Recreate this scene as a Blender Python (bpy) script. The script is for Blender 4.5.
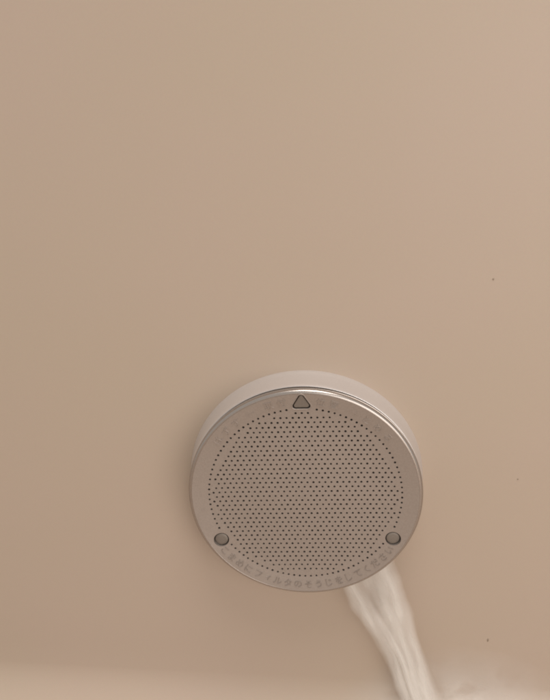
import bpy, bmesh, math, random
from mathutils import Vector, Matrix, noise
from mathutils.geometry import delaunay_2d_cdt

for o in list(bpy.data.objects):
    bpy.data.objects.remove(o)
S = bpy.context.scene
COL = S.collection
R = math.radians

# ------------------------------------------------------------------ camera
CAM = Vector((0.00350, -0.34281, 0.20228))
YAW, PIT, ROL = R(-3.2143), R(21.5909), R(0.5236)
FPX = 800.0                                   # focal length in pixels of the 550 x 700 photograph
fw = Vector((math.sin(YAW)*math.cos(PIT), math.cos(YAW)*math.cos(PIT), -math.sin(PIT)))
rt = Vector((math.cos(YAW), -math.sin(YAW), 0))
up = rt.cross(fw)
r2 = rt*math.cos(ROL) + up*math.sin(ROL)
u2 = -rt*math.sin(ROL) + up*math.cos(ROL)
cam = bpy.data.cameras.new('camera')
cam.sensor_fit = 'VERTICAL'
cam.sensor_height = 24.0
cam.lens = FPX/700*24.0
cam.clip_start = 0.01
cam.clip_end = 50
co = bpy.data.objects.new('camera', cam)
COL.objects.link(co)
m = Matrix((r2, u2, -fw)).transposed().to_4x4()
m.translation = CAM
co.matrix_world = m
S.camera = co

def at(px, py, y):
    """photo pixel -> point on the plane at depth y in front of the wall"""
    d = fw + r2*((px-275)/FPX) - u2*((py-350)/FPX)
    return CAM + d*((y-CAM.y)/d.y)

# ------------------------------------------------------------------ light
W = bpy.data.worlds.new('World')
S.world = W
W.use_nodes = True
bg = W.node_tree.nodes['Background']
bg.inputs['Color'].default_value = (1.0, 0.955, 0.90, 1)
bg.inputs['Strength'].default_value = 0.62

def area(name, loc, target, size, power, colr):
    l = bpy.data.lights.new(name, 'AREA')
    l.shape = 'DISK'
    l.size = size
    l.energy = power
    l.color = colr
    o = bpy.data.objects.new(name, l)
    COL.objects.link(o)
    o.location = loc
    o.rotation_euler = (Vector(target)-Vector(loc)).to_track_quat('-Z', 'Y').to_euler()
    return o
area('ceiling_lamp', (0.15, -0.55, 2.1), (0, -0.1, 0), 1.1, 28.0, (1.0, 0.94, 0.89))
area('right_fill_lamp', (0.50, -0.95, 0.20), (0, 0, -0.05), 0.9, 5.4, (1.0, 0.94, 0.89))  # unseen fill added low at right, lifts the lower wall and the shadow

S.view_settings.view_transform = 'Standard'
S.view_settings.look = 'None'
S.view_settings.exposure = -0.16
S.view_settings.gamma = 1.0
S.view_settings.use_curve_mapping = False
S.cycles.transparent_max_bounces = 64
S.cycles.max_bounces = 10
S.cycles.filter_width = 1.9

# ------------------------------------------------------------------ materials
def mat(name):
    m = bpy.data.materials.new(name)
    m.use_nodes = True
    nt = m.node_tree
    return m, nt, nt.nodes['Principled BSDF']

def node(nt, typ, **kw):
    n = nt.nodes.new(typ)
    for k, v in kw.items():
        if k in n.inputs.keys():
            n.inputs[k].default_value = v
        else:
            setattr(n, k, v)
    return n

def ramp(nt, fac, stops):
    r = nt.nodes.new('ShaderNodeValToRGB')
    e = r.color_ramp.elements
    e[0].position, e[0].color = stops[0]
    e[1].position, e[1].color = stops[-1]
    for p, c in stops[1:-1]:
        n = e.new(p)
        n.color = c
    nt.links.new(fac, r.inputs['Fac'])
    return r

# bathtub acrylic: beige with faint cloudy tint and very faint waviness
M_TUB, nt, b = mat('beige_acrylic')
tc = node(nt, 'ShaderNodeTexCoord')
n1 = node(nt, 'ShaderNodeTexNoise', Scale=7.0, Detail=2.0, Roughness=0.5)
nt.links.new(tc.outputs['Object'], n1.inputs['Vector'])
rp = ramp(nt, n1.outputs['Fac'], [(0.36, (0.484, 0.390, 0.306, 1)), (0.64, (0.492, 0.390, 0.314, 1))])
n2 = node(nt, 'ShaderNodeTexNoise', Scale=900.0, Detail=2.0)
nt.links.new(tc.outputs['Object'], n2.inputs['Vector'])
mx = node(nt, 'ShaderNodeMix', data_type='RGBA', blend_type='MULTIPLY')
mx.inputs['Factor'].default_value = 0.06
nt.links.new(rp.outputs['Color'], mx.inputs['A'])
nt.links.new(n2.outputs['Color'], mx.inputs['B'])
nt.links.new(mx.outputs['Result'], b.inputs['Base Color'])
b.inputs['Roughness'].default_value = 0.42
b.inputs['Specular IOR Level'].default_value = 0.35
n3 = node(nt, 'ShaderNodeTexNoise', Scale=14.0, Detail=1.0)
nt.links.new(tc.outputs['Object'], n3.inputs['Vector'])
bp = node(nt, 'ShaderNodeBump', Strength=0.10, Distance=0.004)
nt.links.new(n3.outputs['Fac'], bp.inputs['Height'])
nt.links.new(bp.outputs['Normal'], b.inputs['Normal'])

def silver(name, c1, c2, rough, metal=0.75, grain=0.05):
    m, nt, b = mat(name)
    tc = node(nt, 'ShaderNodeTexCoord')
    n1 = node(nt, 'ShaderNodeTexNoise', Scale=1400.0, Detail=3.0)
    nt.links.new(tc.outputs['Object'], n1.inputs['Vector'])
    rp = ramp(nt, n1.outputs['Fac'], [(0.35, c1), (0.65, c2)])
    nt.links.new(rp.outputs['Color'], b.inputs['Base Color'])
    n2 = node(nt, 'ShaderNodeTexNoise', Scale=60.0, Detail=3.0)
    nt.links.new(tc.outputs['Object'], n2.inputs['Vector'])
    mr = node(nt, 'ShaderNodeMapRange')
    mr.inputs['To Min'].default_value = rough-0.03
    mr.inputs['To Max'].default_value = rough+0.03
    nt.links.new(n2.outputs['Fac'], mr.inputs['Value'])
    nt.links.new(mr.outputs['Result'], b.inputs['Roughness'])
    b.inputs['Metallic'].default_value = metal
    bp = node(nt, 'ShaderNodeBump', Strength=grain, Distance=0.0003)
    nt.links.new(n1.outputs['Fac'], bp.inputs['Height'])
    nt.links.new(bp.outputs['Normal'], b.inputs['Normal'])
    return m
M_FACE = silver('silver_face', (0.355, 0.305, 0.271, 1), (0.39, 0.336, 0.30, 1), 0.34, 0.50, 0.02)
M_RIM = silver('silver_rim', (0.42, 0.375, 0.345, 1), (0.44, 0.395, 0.362, 1), 0.26, 0.9, 0.02)
M_BASE = silver('silver_base', (0.64, 0.60, 0.58, 1), (0.66, 0.62, 0.60, 1), 0.32, 0.48, 0.02)
M_PIN = silver('grey_pin', (0.21, 0.18, 0.155, 1), (0.235, 0.20, 0.17, 1), 0.5, 0.4, 0.02)
M_TEXT = silver('silver_lettering', (0.27, 0.228, 0.20, 1), (0.30, 0.255, 0.225, 1), 0.40, 0.5, 0.02)

M_DARK, nt, b = mat('dark_filter_and_gap')  # filter colour; also stands for shade in rim gap and triangle groove
n1 = node(nt, 'ShaderNodeTexNoise', Scale=500.0)
rp = ramp(nt, n1.outputs['Fac'], [(0.3, (0.012, 0.008, 0.005, 1)), (0.7, (0.05, 0.028, 0.016, 1))])
nt.links.new(rp.outputs['Color'], b.inputs['Base Color'])
b.inputs['Roughness'].default_value = 0.9

M_SPECK, nt, b = mat('dirt_speck')
n1 = node(nt, 'ShaderNodeTexNoise', Scale=2000.0)
rp = ramp(nt, n1.outputs['Fac'], [(0.3, (0.24, 0.185, 0.135, 1)), (0.7, (0.34, 0.265, 0.20, 1))])
nt.links.new(rp.outputs['Color'], b.inputs['Base Color'])

# frothy water: white, soft edged (uv.x runs across the strand, uv.y along it)
def water_mat(name, dens, sx, sy, lo, hi, seed):  # dens: opacity of the thickest froth
    m, nt, b = mat(name)
    b.inputs['Base Color'].default_value = (0.88, 0.84, 0.79, 1)
    b.inputs['Roughness'].default_value = 0.45
    b.inputs['Subsurface Weight'].default_value = 0.0
    uv = node(nt, 'ShaderNodeUVMap')
    mp = node(nt, 'ShaderNodeMapping')
    mp.inputs['Scale'].default_value = (sx, sy, 1)
    mp.inputs['Location'].default_value = (seed*3.1, seed*1.7, seed)
    nt.links.new(uv.outputs['UV'], mp.inputs['Vector'])
    n1 = node(nt, 'ShaderNodeTexNoise', Scale=1.0, Detail=3.0, Roughness=0.45, Distortion=0.2)
    nt.links.new(mp.outputs['Vector'], n1.inputs['Vector'])
    r1 = node(nt, 'ShaderNodeMapRange', interpolation_type='SMOOTHSTEP')
    r1.inputs['From Min'].default_value = lo
    r1.inputs['From Max'].default_value = hi
    r1.inputs['To Min'].default_value = 0.48
    nt.links.new(n1.outputs['Fac'], r1.inputs['Value'])
    at_ = node(nt, 'ShaderNodeAttribute', attribute_name='thin')
    pr = node(nt, 'ShaderNodeMath', operation='MULTIPLY')
    nt.links.new(r1.outputs['Result'], pr.inputs[0])
    nt.links.new(at_.outputs['Fac'], pr.inputs[1])
    p2 = node(nt, 'ShaderNodeMath', operation='MULTIPLY', use_clamp=True)
    nt.links.new(pr.outputs[0], p2.inputs[0])
    p2.inputs[1].default_value = dens
    nt.links.new(p2.outputs[0], b.inputs['Alpha'])
    bp = node(nt, 'ShaderNodeBump', Strength=0.12, Distance=0.0012)
    nt.links.new(n1.outputs['Fac'], bp.inputs['Height'])
    nt.links.new(bp.outputs['Normal'], b.inputs['Normal'])
    return m

# ------------------------------------------------------------------ helpers
def link(name, me, material, parent=None, smooth=True, sharp=None):
    o = bpy.data.objects.new(name, me)
    COL.objects.link(o)
    if material:
        me.materials.append(material)
    if smooth:
        for p in me.polygons:
            p.use_smooth = True
        if sharp:
            me.set_sharp_from_angle(angle=R(sharp))
    if parent:
        o.parent = parent
    return o

def mesh(name, verts, faces):
    me = bpy.data.meshes.new(name)
    me.from_pydata(verts, [], faces)
    me.update()
    return me

def lathe(name, prof, n, closed=False):
    """prof: (radius, depth in front of the wall); axis = -y"""
    vs, fs = [], []
    k = len(prof)
    for i in range(n):
        a = 2*math.pi*i/n
        for r, d in prof:
            vs.append((r*math.cos(a), -d, r*math.sin(a)))
    for i in range(n):
        j = (i+1) % n
        for q in range(k if closed else k-1):
            q2 = (q+1) % k
            fs.append((i*k+q, i*k+q2, j*k+q2, j*k+q))
    me = mesh(name, vs, fs)
    bm = bmesh.new()
    bm.from_mesh(me)
    bmesh.ops.recalc_face_normals(bm, faces=bm.faces)
    bm.to_mesh(me)
    bm.free()
    return me

# ------------------------------------------------------------------ the setting: bathtub wall curving into the floor
ZF, RF = -0.1535, 0.030            # floor height and fillet radius
prof = [(0.0, 0.62)]
z = 0.62
while z > ZF+RF+0.012:
    z -= 0.012
    prof.append((0.0, max(z, ZF+RF)))
for i in range(1, 25):
    a = math.pi/2*i/24
    prof.append((-RF*(1-math.cos(a)), ZF+RF-RF*math.sin(a)))
for i in range(1, 31):
    prof.append((-RF-i*0.04, ZF))
xs = [-0.75+i*0.02 for i in range(76)]
vs = [(x, y, z) for (y, z) in prof for x in xs]
nx = len(xs)
fs = [(j*nx+i, j*nx+i+1, (j+1)*nx+i+1, (j+1)*nx+i) for j in range(len(prof)-1) for i in range(nx-1)]
tub = link('bathtub_wall', mesh('bathtub_wall', vs, fs), M_TUB)
tub['kind'] = 'structure'
tub['label'] = 'smooth beige bathtub wall curving down into the tub floor'

def speck(px, py, rx, rz, seed):
    p = at(px, py, 0)
    rnd = random.Random(seed)
    vs = [(0, -0.00035, 0)]
    n = 10
    for k, d in ((0.6, 0.00028), (1.0, -0.0001)):
        for i in range(n):
            a = 2*math.pi*i/n
            q = k*rnd.uniform(0.75, 1.15)
            vs.append((rx*q*math.cos(a), -d, rz*q*math.sin(a)))
    fs = [(0, 1+i, 1+(i+1) % n) for i in range(n)]
    fs += [(1+i, 1+n+i, 1+n+(i+1) % n, 1+(i+1) % n) for i in range(n)]
    o = link('dirt_speck', mesh('dirt_speck', vs, fs), M_SPECK, tub)
    o.location = p
speck(493.5, 279, 0.0005, 0.0006, 1)
speck(518, 479, 0.0004, 0.0005, 2)
speck(488, 640, 0.0006, 0.0013, 3)

# ------------------------------------------------------------------ the drain cover
F = 0.0190           # front face, metres in front of the wall
PHI = R(3.23)        # the cover is screwed on slightly turned
cover = bpy.data.objects.new('bath_filter_cover', None)
COL.objects.link(cover)
cover.empty_display_size = 0.02
cover['label'] = 'round silver perforated filter cover with raised lettering on the beige tub wall'
cover['category'] = 'filter cover'

NS = 192
base = [(0.0534, 0.0002), (0.0568, -0.0006), (0.0567, 0.0010), (0.05640, 0.0022), (0.0561, 0.0040),
        (0.0556, 0.0090), (0.05535, 0.0120), (0.0552, 0.0134), (0.0550, 0.0139), (0.0547, 0.0140),
        (0.0545, 0.0135), (0.0544, 0.0105), (0.0534, 0.0100)]
link('base_ring', lathe('base_ring', base, NS, True), M_BASE, cover, True, 35)

RI = 0.05340         # face plate radius
rim = [(RI-0.0012, 0.0130), (0.0532, 0.0130), (0.0532, 0.01535), (0.0546, 0.0154), (0.05500, 0.0155), (0.0551, 0.01575), (0.0551, 0.01645),
       (0.0548, 0.01660), (0.05475, 0.01675), (0.0550, 0.0169)]
for i in range(0, 9):
    a = math.pi/2*i/8
    rim.append((RI+0.0001+0.0016*math.cos(a), F-0.0014+0.00142*math.sin(a)))
rim += [(RI-0.0003, F-0.0003), (RI-0.0012, F-0.0010)]
link('rim', lathe('rim', rim, NS, True), M_RIM, cover, True, 40)
link('gap_shade_ring', lathe('gap_shade_ring', [(0.05325, 0.0102), (0.0537, 0.0102), (0.0537, 0.01530), (0.05325, 0.0153)], 96, True), M_DARK, cover)  # dark ring added in the open gap, its colour standing for shade

# perforated plate ---------------------------------------------------
RH, P, HR = 0.04540, 0.00279, 0.00054
RPIN, PINR = 0.0477, 0.0037
pins = [(RPIN*math.cos(R(210)), RPIN*math.sin(R(210))), (RPIN*math.cos(R(-30)), RPIN*math.sin(R(-30)))]
def round_tri(cx, cy, rad, rr, n=6, sx=1.0):
    """rounded triangle, apex up; rad = circumradius of the corner-circle centres"""
    pts = []
    for k in range(3):
        c = math.pi/2 + k*2*math.pi/3
        ox, oy = cx+sx*rad*math.cos(c), cy+rad*math.sin(c)
        for i in range(n+1):
            a = c-math.pi/3+i*(2*math.pi/3)/n
            pts.append((ox+rr*math.cos(a), oy+rr*math.sin(a)))
    return pts
TX, TY = 0.0, 0.0484
tri_out = round_tri(TX, TY, 0.0030, 0.00145)

holes = []
NR = 104
for i in range(NR):
    a = 2*math.pi*(i+0.5)/NR
    holes.append((RH*math.cos(a), RH*math.sin(a)))
rows = int(RH/(P*0.866))+1
for j in range(-rows, rows+1):
    for i in range(-20, 21):
        x = (i+(0.5 if j % 2 else 0))*P
        y = j*P*0.8660-0.0003
        if math.hypot(x, y) < RH-0.74*P:
            holes.append((x, y))
holes = [h for h in holes
         if all(math.hypot(h[0]-p[0], h[1]-p[1]) > PINR+HR+0.0005 for p in pins)
         and not (abs(h[0]-TX) < 0.0066 and h[1] > TY-0.0042)]

NH = 10
rnd = random.Random(4)
loops = []
loops.append([(RI*math.cos(2*math.pi*i/NS), RI*math.sin(2*math.pi*i/NS)) for i in range(NS)])
for h in holes:
    r = HR*rnd.uniform(0.90, 1.08)
    loops.append([(h[0]+r*math.cos(2*math.pi*i/NH), h[1]+r*math.sin(2*math.pi*i/NH)) for i in range(NH)])
for p in pins:
    loops.append([(p[0]+PINR*math.cos(2*math.pi*i/32), p[1]+PINR*math.sin(2*math.pi*i/32)) for i in range(32)])
loops.append(tri_out)
pts, edges, owner = [], [], []
for li, L in enumerate(loops):
    s = len(pts)
    pts += [Vector(p) for p in L]
    owner += [li]*len(L)
    edges += [(s+i, s+(i+1) % len(L)) for i in range(len(L))]
ov, oe, of, ovi, oei, ofi = delaunay_2d_cdt(pts, edges, [], 1, 1e-7)
own = [owner[l[0]] if l else -1 for l in ovi]
front = []
for f in of:
    k = {own[v] for v in f}
    if len(k) == 1 and next(iter(k)) != 0:
        continue                                # inside a hole
    front.append(tuple(f))
# front sheet and the wall of each hole
vs = [(v[0], -F, v[1]) for v in ov]
fs = []
for f in front:
    a, b_, c = (Vector((ov[i][0], ov[i][1])) for i in f[:3])
    ccw = (b_-a).cross(c-a) > 0
    fs.append(f if ccw else tuple(reversed(f)))
bm = bmesh.new()
bv = [bm.verts.new(v) for v in vs]
for f in fs:
    try:
        bm.faces.new([bv[i] for i in f])
    except ValueError:
        pass
bm.normal_update()
for f in bm.faces:
    if f.normal.y > 0:
        f.normal_flip()
bed = [e for e in bm.edges if e.is_boundary]
CH = 0.00012
# bevelled lip, then the wall of each hole
ret = bmesh.ops.extrude_edge_only(bm, edges=bed)
for v in [g for g in ret['geom'] if isinstance(g, bmesh.types.BMVert)]:
    v.co.y += 0.0013
bmesh.ops.delete(bm, geom=[v for v in bm.verts if not v.link_faces], context='VERTS')
me = bpy.data.meshes.new('face_plate')
bm.to_mesh(me)
bm.free()
plate = link('face_plate', me, M_FACE, cover, True, 30)
plate['label'] = 'flat silver disc punched with rows of tiny round holes'

# dark filter behind the holes
link('inner_filter', lathe('inner_filter', [(0.0, 0.0125), (0.0525, 0.0125), (0.0525, 0.0115), (0.0, 0.0115)], 64), M_DARK, cover, True, 30)

# two round pins in their recesses -----------------------------------
PN = [(0.0, F-0.00035), (0.0018, F-0.00036), (0.0027, F-0.00042), (0.0031, F-0.0006), (0.00325, F-0.0010), (0.00325, F-0.0050), (0.0, F-0.0050)]
for p in pins:
    o = link('pin', lathe('pin', PN, 40), M_PIN, cover, True, 50)
    o.location = (p[0], 0, p[1])
    s = link('pin_socket', lathe('pin_socket', [(PINR+0.0001, F-0.0011), (PINR+0.0001, F-0.0022), (0.0030, F-0.0022), (0.0030, F-0.0028), (PINR+0.0006, F-0.0028), (PINR+0.0006, F-0.0011)], 40, True), M_PIN, o)

# triangle mark: sunken rounded triangle with a raised lip -------------
def tube_loop(pts2, rad, d, n=8):
    vs, fs = [], []
    L = len(pts2)
    for i in range(L):
        p = Vector(pts2[i]); a = Vector(pts2[i-1]); c = Vector(pts2[(i+1) % L])
        t = (c-a).normalized()
        nn = Vector((t.y, -t.x))
        for k in range(n):
            q = 2*math.pi*k/n
            vs.append((p.x+nn.x*rad*math.cos(q), -(d+rad*0.8*math.sin(q)), p.y+nn.y*rad*math.cos(q)))
    for i in range(L):
        j = (i+1) % L
        for k in range(n):
            k2 = (k+1) % n
            fs.append((i*n+k, i*n+k2, j*n+k2, j*n+k))
    return mesh('tube_loop', vs, fs)
def prism(pts2, d0, d1, bev=0.0):
    n = len(pts2)
    c = Vector((sum(p[0] for p in pts2)/n, sum(p[1] for p in pts2)/n))
    vs = [(p[0], -d0, p[1]) for p in pts2] + [(p[0], -(d1-bev), p[1]) for p in pts2]
    for p in pts2:
        q = Vector(p); q = q+(c-q).normalized()*bev
        vs.append((q.x, -d1, q.y))
    fs = [tuple(2*n+i for i in range(n)), tuple(reversed(range(n)))]
    for i in range(n):
        j = (i+1) % n
        fs += [(i, j, n+j, n+i), (n+i, n+j, 2*n+j, 2*n+i)]
    me = mesh('prism', vs, fs)
    bm = bmesh.new(); bm.from_mesh(me); bmesh.ops.recalc_face_normals(bm, faces=bm.faces); bm.to_mesh(me); bm.free()
    return me
tri = link('triangle_mark', prism(round_tri(TX, TY, 0.0029, 0.00105), F-0.004, F-0.00035, 0.0003), M_PIN, cover, True, 40)
link('triangle_lip', tube_loop(round_tri(TX, TY, 0.0031, 0.0017, 8), 0.00030, F-0.00008), M_FACE, tri)
link('triangle_socket', prism(round_tri(TX, TY, 0.0032, 0.0018), F-0.0032, F-0.0022), M_DARK, tri)

# raised lettering ----------------------------------------------------
def glyph(ch, size):
    cu = bpy.data.curves.new('t', 'FONT')
    cu.body = ch
    cu.size = size
    cu.extrude = 0.00026
    cu.bevel_depth = 0.00006
    cu.bevel_resolution = 1
    cu.resolution_u = 3
    cu.align_x = 'CENTER'
    o = bpy.data.objects.new('t', cu)
    COL.objects.link(o)
    dg = bpy.context.evaluated_depsgraph_get()
    me = bpy.data.meshes.new_from_object(o.evaluated_get(dg))
    bpy.data.objects.remove(o)
    bpy.data.curves.remove(cu)
    return me

def poly_glyph(polys):
    """flat outlines in glyph units -> raised mesh"""
    vs, fs = [], []
    for pl in polys:
        n = len(pl); s = len(vs)
        vs += [(x, y, -0.0002) for x, y in pl] + [(x, y, 0.0002) for x, y in pl]
        fs += [tuple(s+n+i for i in range(n))] + [(s+i, s+(i+1) % n, s+n+(i+1) % n, s+n+i) for i in range(n)]
    return mesh('g', vs, fs)

def lay(name, items, parent, material, depth=0.0):
    """items: (mesh, centre radius, angle in degrees in the cover's own frame, outward-up?)"""
    allv, allf = [], []
    for me, rad, ang, outward in items:
        if not len(me.vertices):
            continue
        xs_ = [v.co.x for v in me.vertices]; ys_ = [v.co.y for v in me.vertices]
        cx = (min(xs_)+max(xs_))/2; cy = (min(ys_)+max(ys_))/2
        a = R(ang)
        rot = a-math.pi/2 if outward else a+math.pi/2
        s = len(allv)
        ox, oy = rad*math.cos(a), rad*math.sin(a)
        for v in me.vertices:
            x, y = v.co.x-cx, v.co.y-cy
            allv.append((ox+x*math.cos(rot)-y*math.sin(rot), -(F+0.00003+depth+v.co.z), oy+x*math.sin(rot)+y*math.cos(rot)))
        allf += [tuple(s+i for i in p.vertices) for p in me.polygons]
    return link(name, mesh(name, allv, allf), material, parent, True, 30)

TS = 0.0044
d0 = 3.23
line = 'こまめにフィルタのそうじをしてください'
items = []
for i, ch in enumerate(line):
    sz = TS*(0.80 if ch == 'ィ' else 1.0)
    items.append((glyph(ch, sz), 0.0498, -140.0-d0+i*(105.5/(len(line)-1))+(0.6 if i > 3 else 0), False))
lay('lettering', items, plate, M_TEXT)
t = 0.00030
def arrow(sgn):
    L = 0.0022
    shaft = [(-L, -t), (L, -t), (L, t), (-L, t)]
    head = [(-L-0.0003, 0), (-L+0.0013, 0.0013), (-L+0.0016, 0.0009), (-L+0.0007, 0.0), (-L+0.0016, -0.0009), (-L+0.0013, -0.0013)]
    ps = [shaft, head]
    if sgn > 0:
        ps = [[(-x, y) for x, y in reversed(p)] for p in ps]
    return poly_glyph(ps)
up_left = [('は', 145.3), ('ず', 138.0), ('す', 130.6)]
lay('lettering', [(glyph(c, TS), 0.0492, a-d0, True) for c, a in up_left] + [(arrow(-1), 0.0493, 121.8-d0, True)], plate, M_FACE)
lay('lettering', [(glyph(c, TS), 0.0496, a-d0, True) for c, a in (('取', 110.4), ('付', 103.6), ('位', 83.0), ('置', 76.0))], plate, M_FACE)
lay('lettering', [(arrow(1), 0.0493, 64.6-d0, True)] + [(glyph(c, TS), 0.0492, a-d0, True) for c, a in (('と', 56.8), ('め', 49.2), ('る', 41.6))], plate, M_FACE)
lay('lettering', [(poly_glyph([[(-.0008, .0006), (-.0008, .0003), (.0008, .0003), (.0008, .0006)], [(-.0006, -.0003), (-.0006, -.0006), (.0006, -.0006), (.0006, -.0003)]]), 0.0493, -168.7-d0, False)], plate, M_FACE)
# the face is a shallow dish: every piece set in it follows the hollow
def drop(r):
    return 0.0020*(1-min(1.0, r/RI)**6)
for o in [plate, tri] + list(plate.children) + list(tri.children):
    for v in o.data.vertices:
        v.co.y += drop(math.hypot(v.co.x, v.co.z))
    o.data.update()
for o in cover.children:
    if o.name.startswith('pin'):
        o.location.y = drop(RPIN)
cover.rotation_euler = (0, -PHI, 0)

# ------------------------------------------------------------------ water running out from under the cover
def interp(pts_, v):
    n = len(pts_)-1
    x = max(0, min(n-1e-6, v*n)); i = int(x); f = x-i
    p0, p1, p2, p3 = pts_[max(0, i-1)], pts_[i], pts_[i+1], pts_[min(n, i+2)]
    return 0.5*((2*p1)+(p2-p0)*f+(2*p0-5*p1+4*p2-p3)*f*f+(3*p1-p0-3*p2+p3)*f**3)

DEP = -0.008
Lpx = [(334, 562), (345, 590), (357, 612), (372, 635), (386, 657), (394, 680), (402, 705), (409, 735), (414, 765)]
Rpx = [(389, 552), (399, 574), (407, 597), (416, 625), (424, 652), (432, 678), (441, 705), (453, 735), (464, 765)]
def wall_y(z):
    if z >= ZF+RF:
        return 0.0
    z = max(z, ZF)
    return -RF+math.sqrt(max(0, RF*RF-(ZF+RF-z)**2))
def edge_pt(p):
    q = at(p[0], p[1], DEP)
    for _ in range(8):
        q = at(p[0], p[1], wall_y(q.z)+DEP)
    if q.z < ZF+0.003:                       # already past the fillet: on the tub floor
        d = q-CAM
        q = CAM+d*((ZF+0.003-CAM.z)/d.z)
    return q
Le = [edge_pt(p) for p in Lpx]
Re = [edge_pt(p) for p in Rpx]

stream = bpy.data.objects.new('water_stream', None)
COL.objects.link(stream)
stream.location = (Le[-1]+Re[-1])/2
stream['label'] = 'white frothy stream of water pouring from under the round cover'
stream['category'] = 'water'

def strand(name, c0, c1, w0, w1, thick, material, seed, wig=0.05, v0=0.0, v1=1.0, off=0.0, power=0.95, fade0=0.0):
    """closed tapered tube flowing between the two edges; c = centre across (0..1), w = half width across"""
    NV, NU = 70, 22
    vs, thin, uvs = [], [], []
    for j in range(NV+1):
        s = j/NV
        v = v0+(v1-v0)*s
        a, b_ = interp(Le, v), interp(Re, v)
        ac = (b_-a)
        wv = noise.noise(Vector((seed*7.3, v*5, 0)))
        cc = c0+(c1-c0)*s+wig*wv
        ww = (w0+(w1-w0)*s)*(1+0.18*noise.noise(Vector((seed*3.1, v*8, 4))))
        for i in range(NU):
            q = 2*math.pi*i/NU
            u = math.cos(q)
            lump = 1+0.35*noise.noise(Vector((u*3+seed, v*11, seed*2)))
            rag = 0.10*noise.noise(Vector((seed*5+(2 if u > 0 else -2), v*17, 9)))
            p = a+ac*(cc+ww*u*(1+rag))
            p = p+Vector((0, -1, 0))*(math.sin(q)*thick*lump*0.6+off)
            lim = wall_y(p.z)-0.0006
            p.y = min(p.y, lim)
            p.z = max(p.z, ZF+0.0008)
            vs.append(p-stream.location)
            e = 1-abs(u)**power
            e *= min(1.0, s/max(fade0, 1e-4)) if fade0 else 1.0
            e *= min(1.0, max(0.0, (1-s)/0.16))
            thin.append(max(0.0, e))
            uvs.append((u+2, v*4))
    fs = []
    for j in range(NV):
        for i in range(NU):
            k = (i+1) % NU
            fs.append((j*NU+i, j*NU+k, (j+1)*NU+k, (j+1)*NU+i))
    me = mesh(name, vs, fs)
    at_ = me.attributes.new('thin', 'FLOAT', 'POINT')
    for i, x in enumerate(thin):
        at_.data[i].value = x
    uvl = me.uv_layers.new(name='UVMap')
    for l in me.loops:
        uvl.data[l.index].uv = uvs[l.vertex_index]
    bm = bmesh.new(); bm.from_mesh(me); bmesh.ops.recalc_face_normals(bm, faces=bm.faces); bm.to_mesh(me); bm.free()
    return link(name, me, material, stream)

M_W1 = water_mat('froth_body', 0.50, 1.5, 1.2, 0.34, 0.66, 1)
M_W2 = water_mat('froth_streak', 0.56, 1.3, 1.3, 0.32, 0.68, 2)
strand('water_sheet', 0.50, 0.52, 0.50, 0.56, 0.0035, M_W1, 1, 0.02, 0.0, 1.0, 0.0, 1.1)
strand('water_strand', 0.14, 0.28, 0.17, 0.30, 0.0030, M_W2, 2, 0.03, 0.0, 1.0, 0.003)
strand('water_strand', 0.80, 0.72, 0.24, 0.30, 0.0034, M_W2, 3, 0.03, 0.0, 1.0, 0.003)
strand('water_strand', 0.56, 0.50, 0.12, 0.32, 0.0026, M_W2, 4, 0.05, 0.10, 1.0, 0.004, 1.5, 0.3)
strand('water_strand', 0.30, 0.55, 0.08, 0.12, 0.0018, M_W2, 5, 0.08, 0.15, 1.0, 0.005, 1.5, 0.3)

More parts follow.
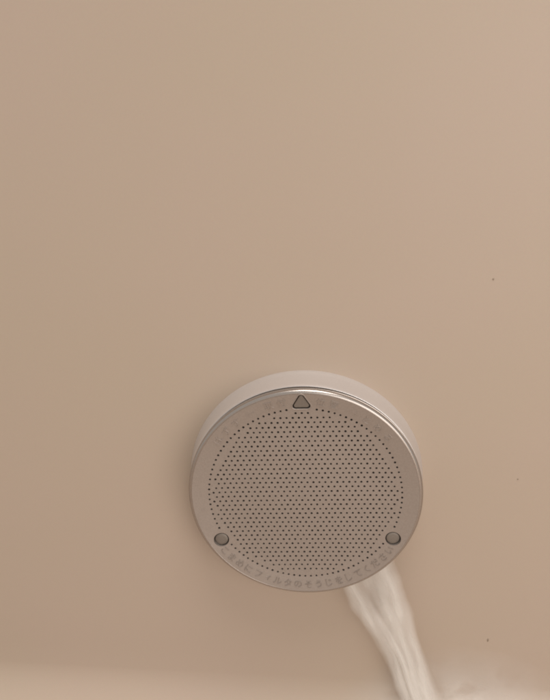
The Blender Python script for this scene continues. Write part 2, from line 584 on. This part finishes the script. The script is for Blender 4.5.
# froth spreading where the stream lands
def froth(name, label, centre_px, rx, ry, hgt, material, seed):
    c = edge_pt(centre_px)
    c.y = min(c.y+0.008, wall_y(c.z))
    o_loc = Vector((c.x, c.y, c.z))
    vs, thin, uvs, fs = [], [], [], []
    NA, NRr = 48, 14
    # a low mound laid on the curved wall: (x, arc length along the profile)
    def on_wall(x, s):
        # s measured along the profile downwards from the start of the fillet
        if s < 0:
            return Vector((x, 0, ZF+RF-s)), Vector((0, -1, 0))
        if s < RF*math.pi/2:
            a = s/RF
            return Vector((x, -RF*(1-math.cos(a)), ZF+RF-RF*math.sin(a))), Vector((0, -math.cos(a), math.sin(a)))
        return Vector((x, -RF-(s-RF*math.pi/2), ZF)), Vector((0, 0, 1))
    if c.z >= ZF+RF:
        s0 = ZF+RF-c.z
    else:
        s0 = RF*math.asin(min(1, (ZF+RF-c.z)/RF))
    vs.append(None); thin.append(1); uvs.append((0, 0))
    p, n_ = on_wall(c.x, s0)
    vs[0] = p+n_*hgt-o_loc
    for k in range(1, NRr+1):
        for i in range(NA):
            a = 2*math.pi*i/NA
            q = k/NRr
            wob = 1+0.22*noise.noise(Vector((math.cos(a)*1.6+seed, math.sin(a)*1.6, seed)))
            x = c.x+rx*q*wob*math.cos(a)
            s = s0+ry*q*wob*math.sin(a)
            p, n_ = on_wall(x, s)
            h = hgt*(1-q*q)*(1+0.5*noise.noise(Vector((x*60, s*60, seed))))-0.0004*(k == NRr)
            vs.append(p+n_*h-o_loc)
            thin.append((1-q)**1.0 if q < 1 else 0)
            uvs.append((x*70, s*70))
    for i in range(NA):
        fs.append((0, 1+i, 1+(i+1) % NA))
    for k in range(NRr-1):
        for i in range(NA):
            j = (i+1) % NA
            fs.append((1+k*NA+i, 1+(k+1)*NA+i, 1+(k+1)*NA+j, 1+k*NA+j))
    me = mesh(name, vs, fs)
    at_ = me.attributes.new('thin', 'FLOAT', 'POINT')
    for i, x in enumerate(thin):
        at_.data[i].value = x
    uvl = me.uv_layers.new(name='UVMap')
    for l in me.loops:
        uvl.data[l.index].uv = uvs[l.vertex_index]
    bm = bmesh.new(); bm.from_mesh(me); bmesh.ops.recalc_face_normals(bm, faces=bm.faces); bm.to_mesh(me); bm.free()
    o = link(name, me, material)
    o.location = o_loc
    o['kind'] = 'stuff'
    o['label'] = label
    o['category'] = 'froth'
    return o
M_W3 = water_mat('froth_puddle', 0.55, 1.0, 1.0, 0.25, 0.6, 3)
froth('froth', 'white froth spreading on the tub floor where the stream lands', (466, 722), 0.072, 0.037, 0.005, M_W3, 5)
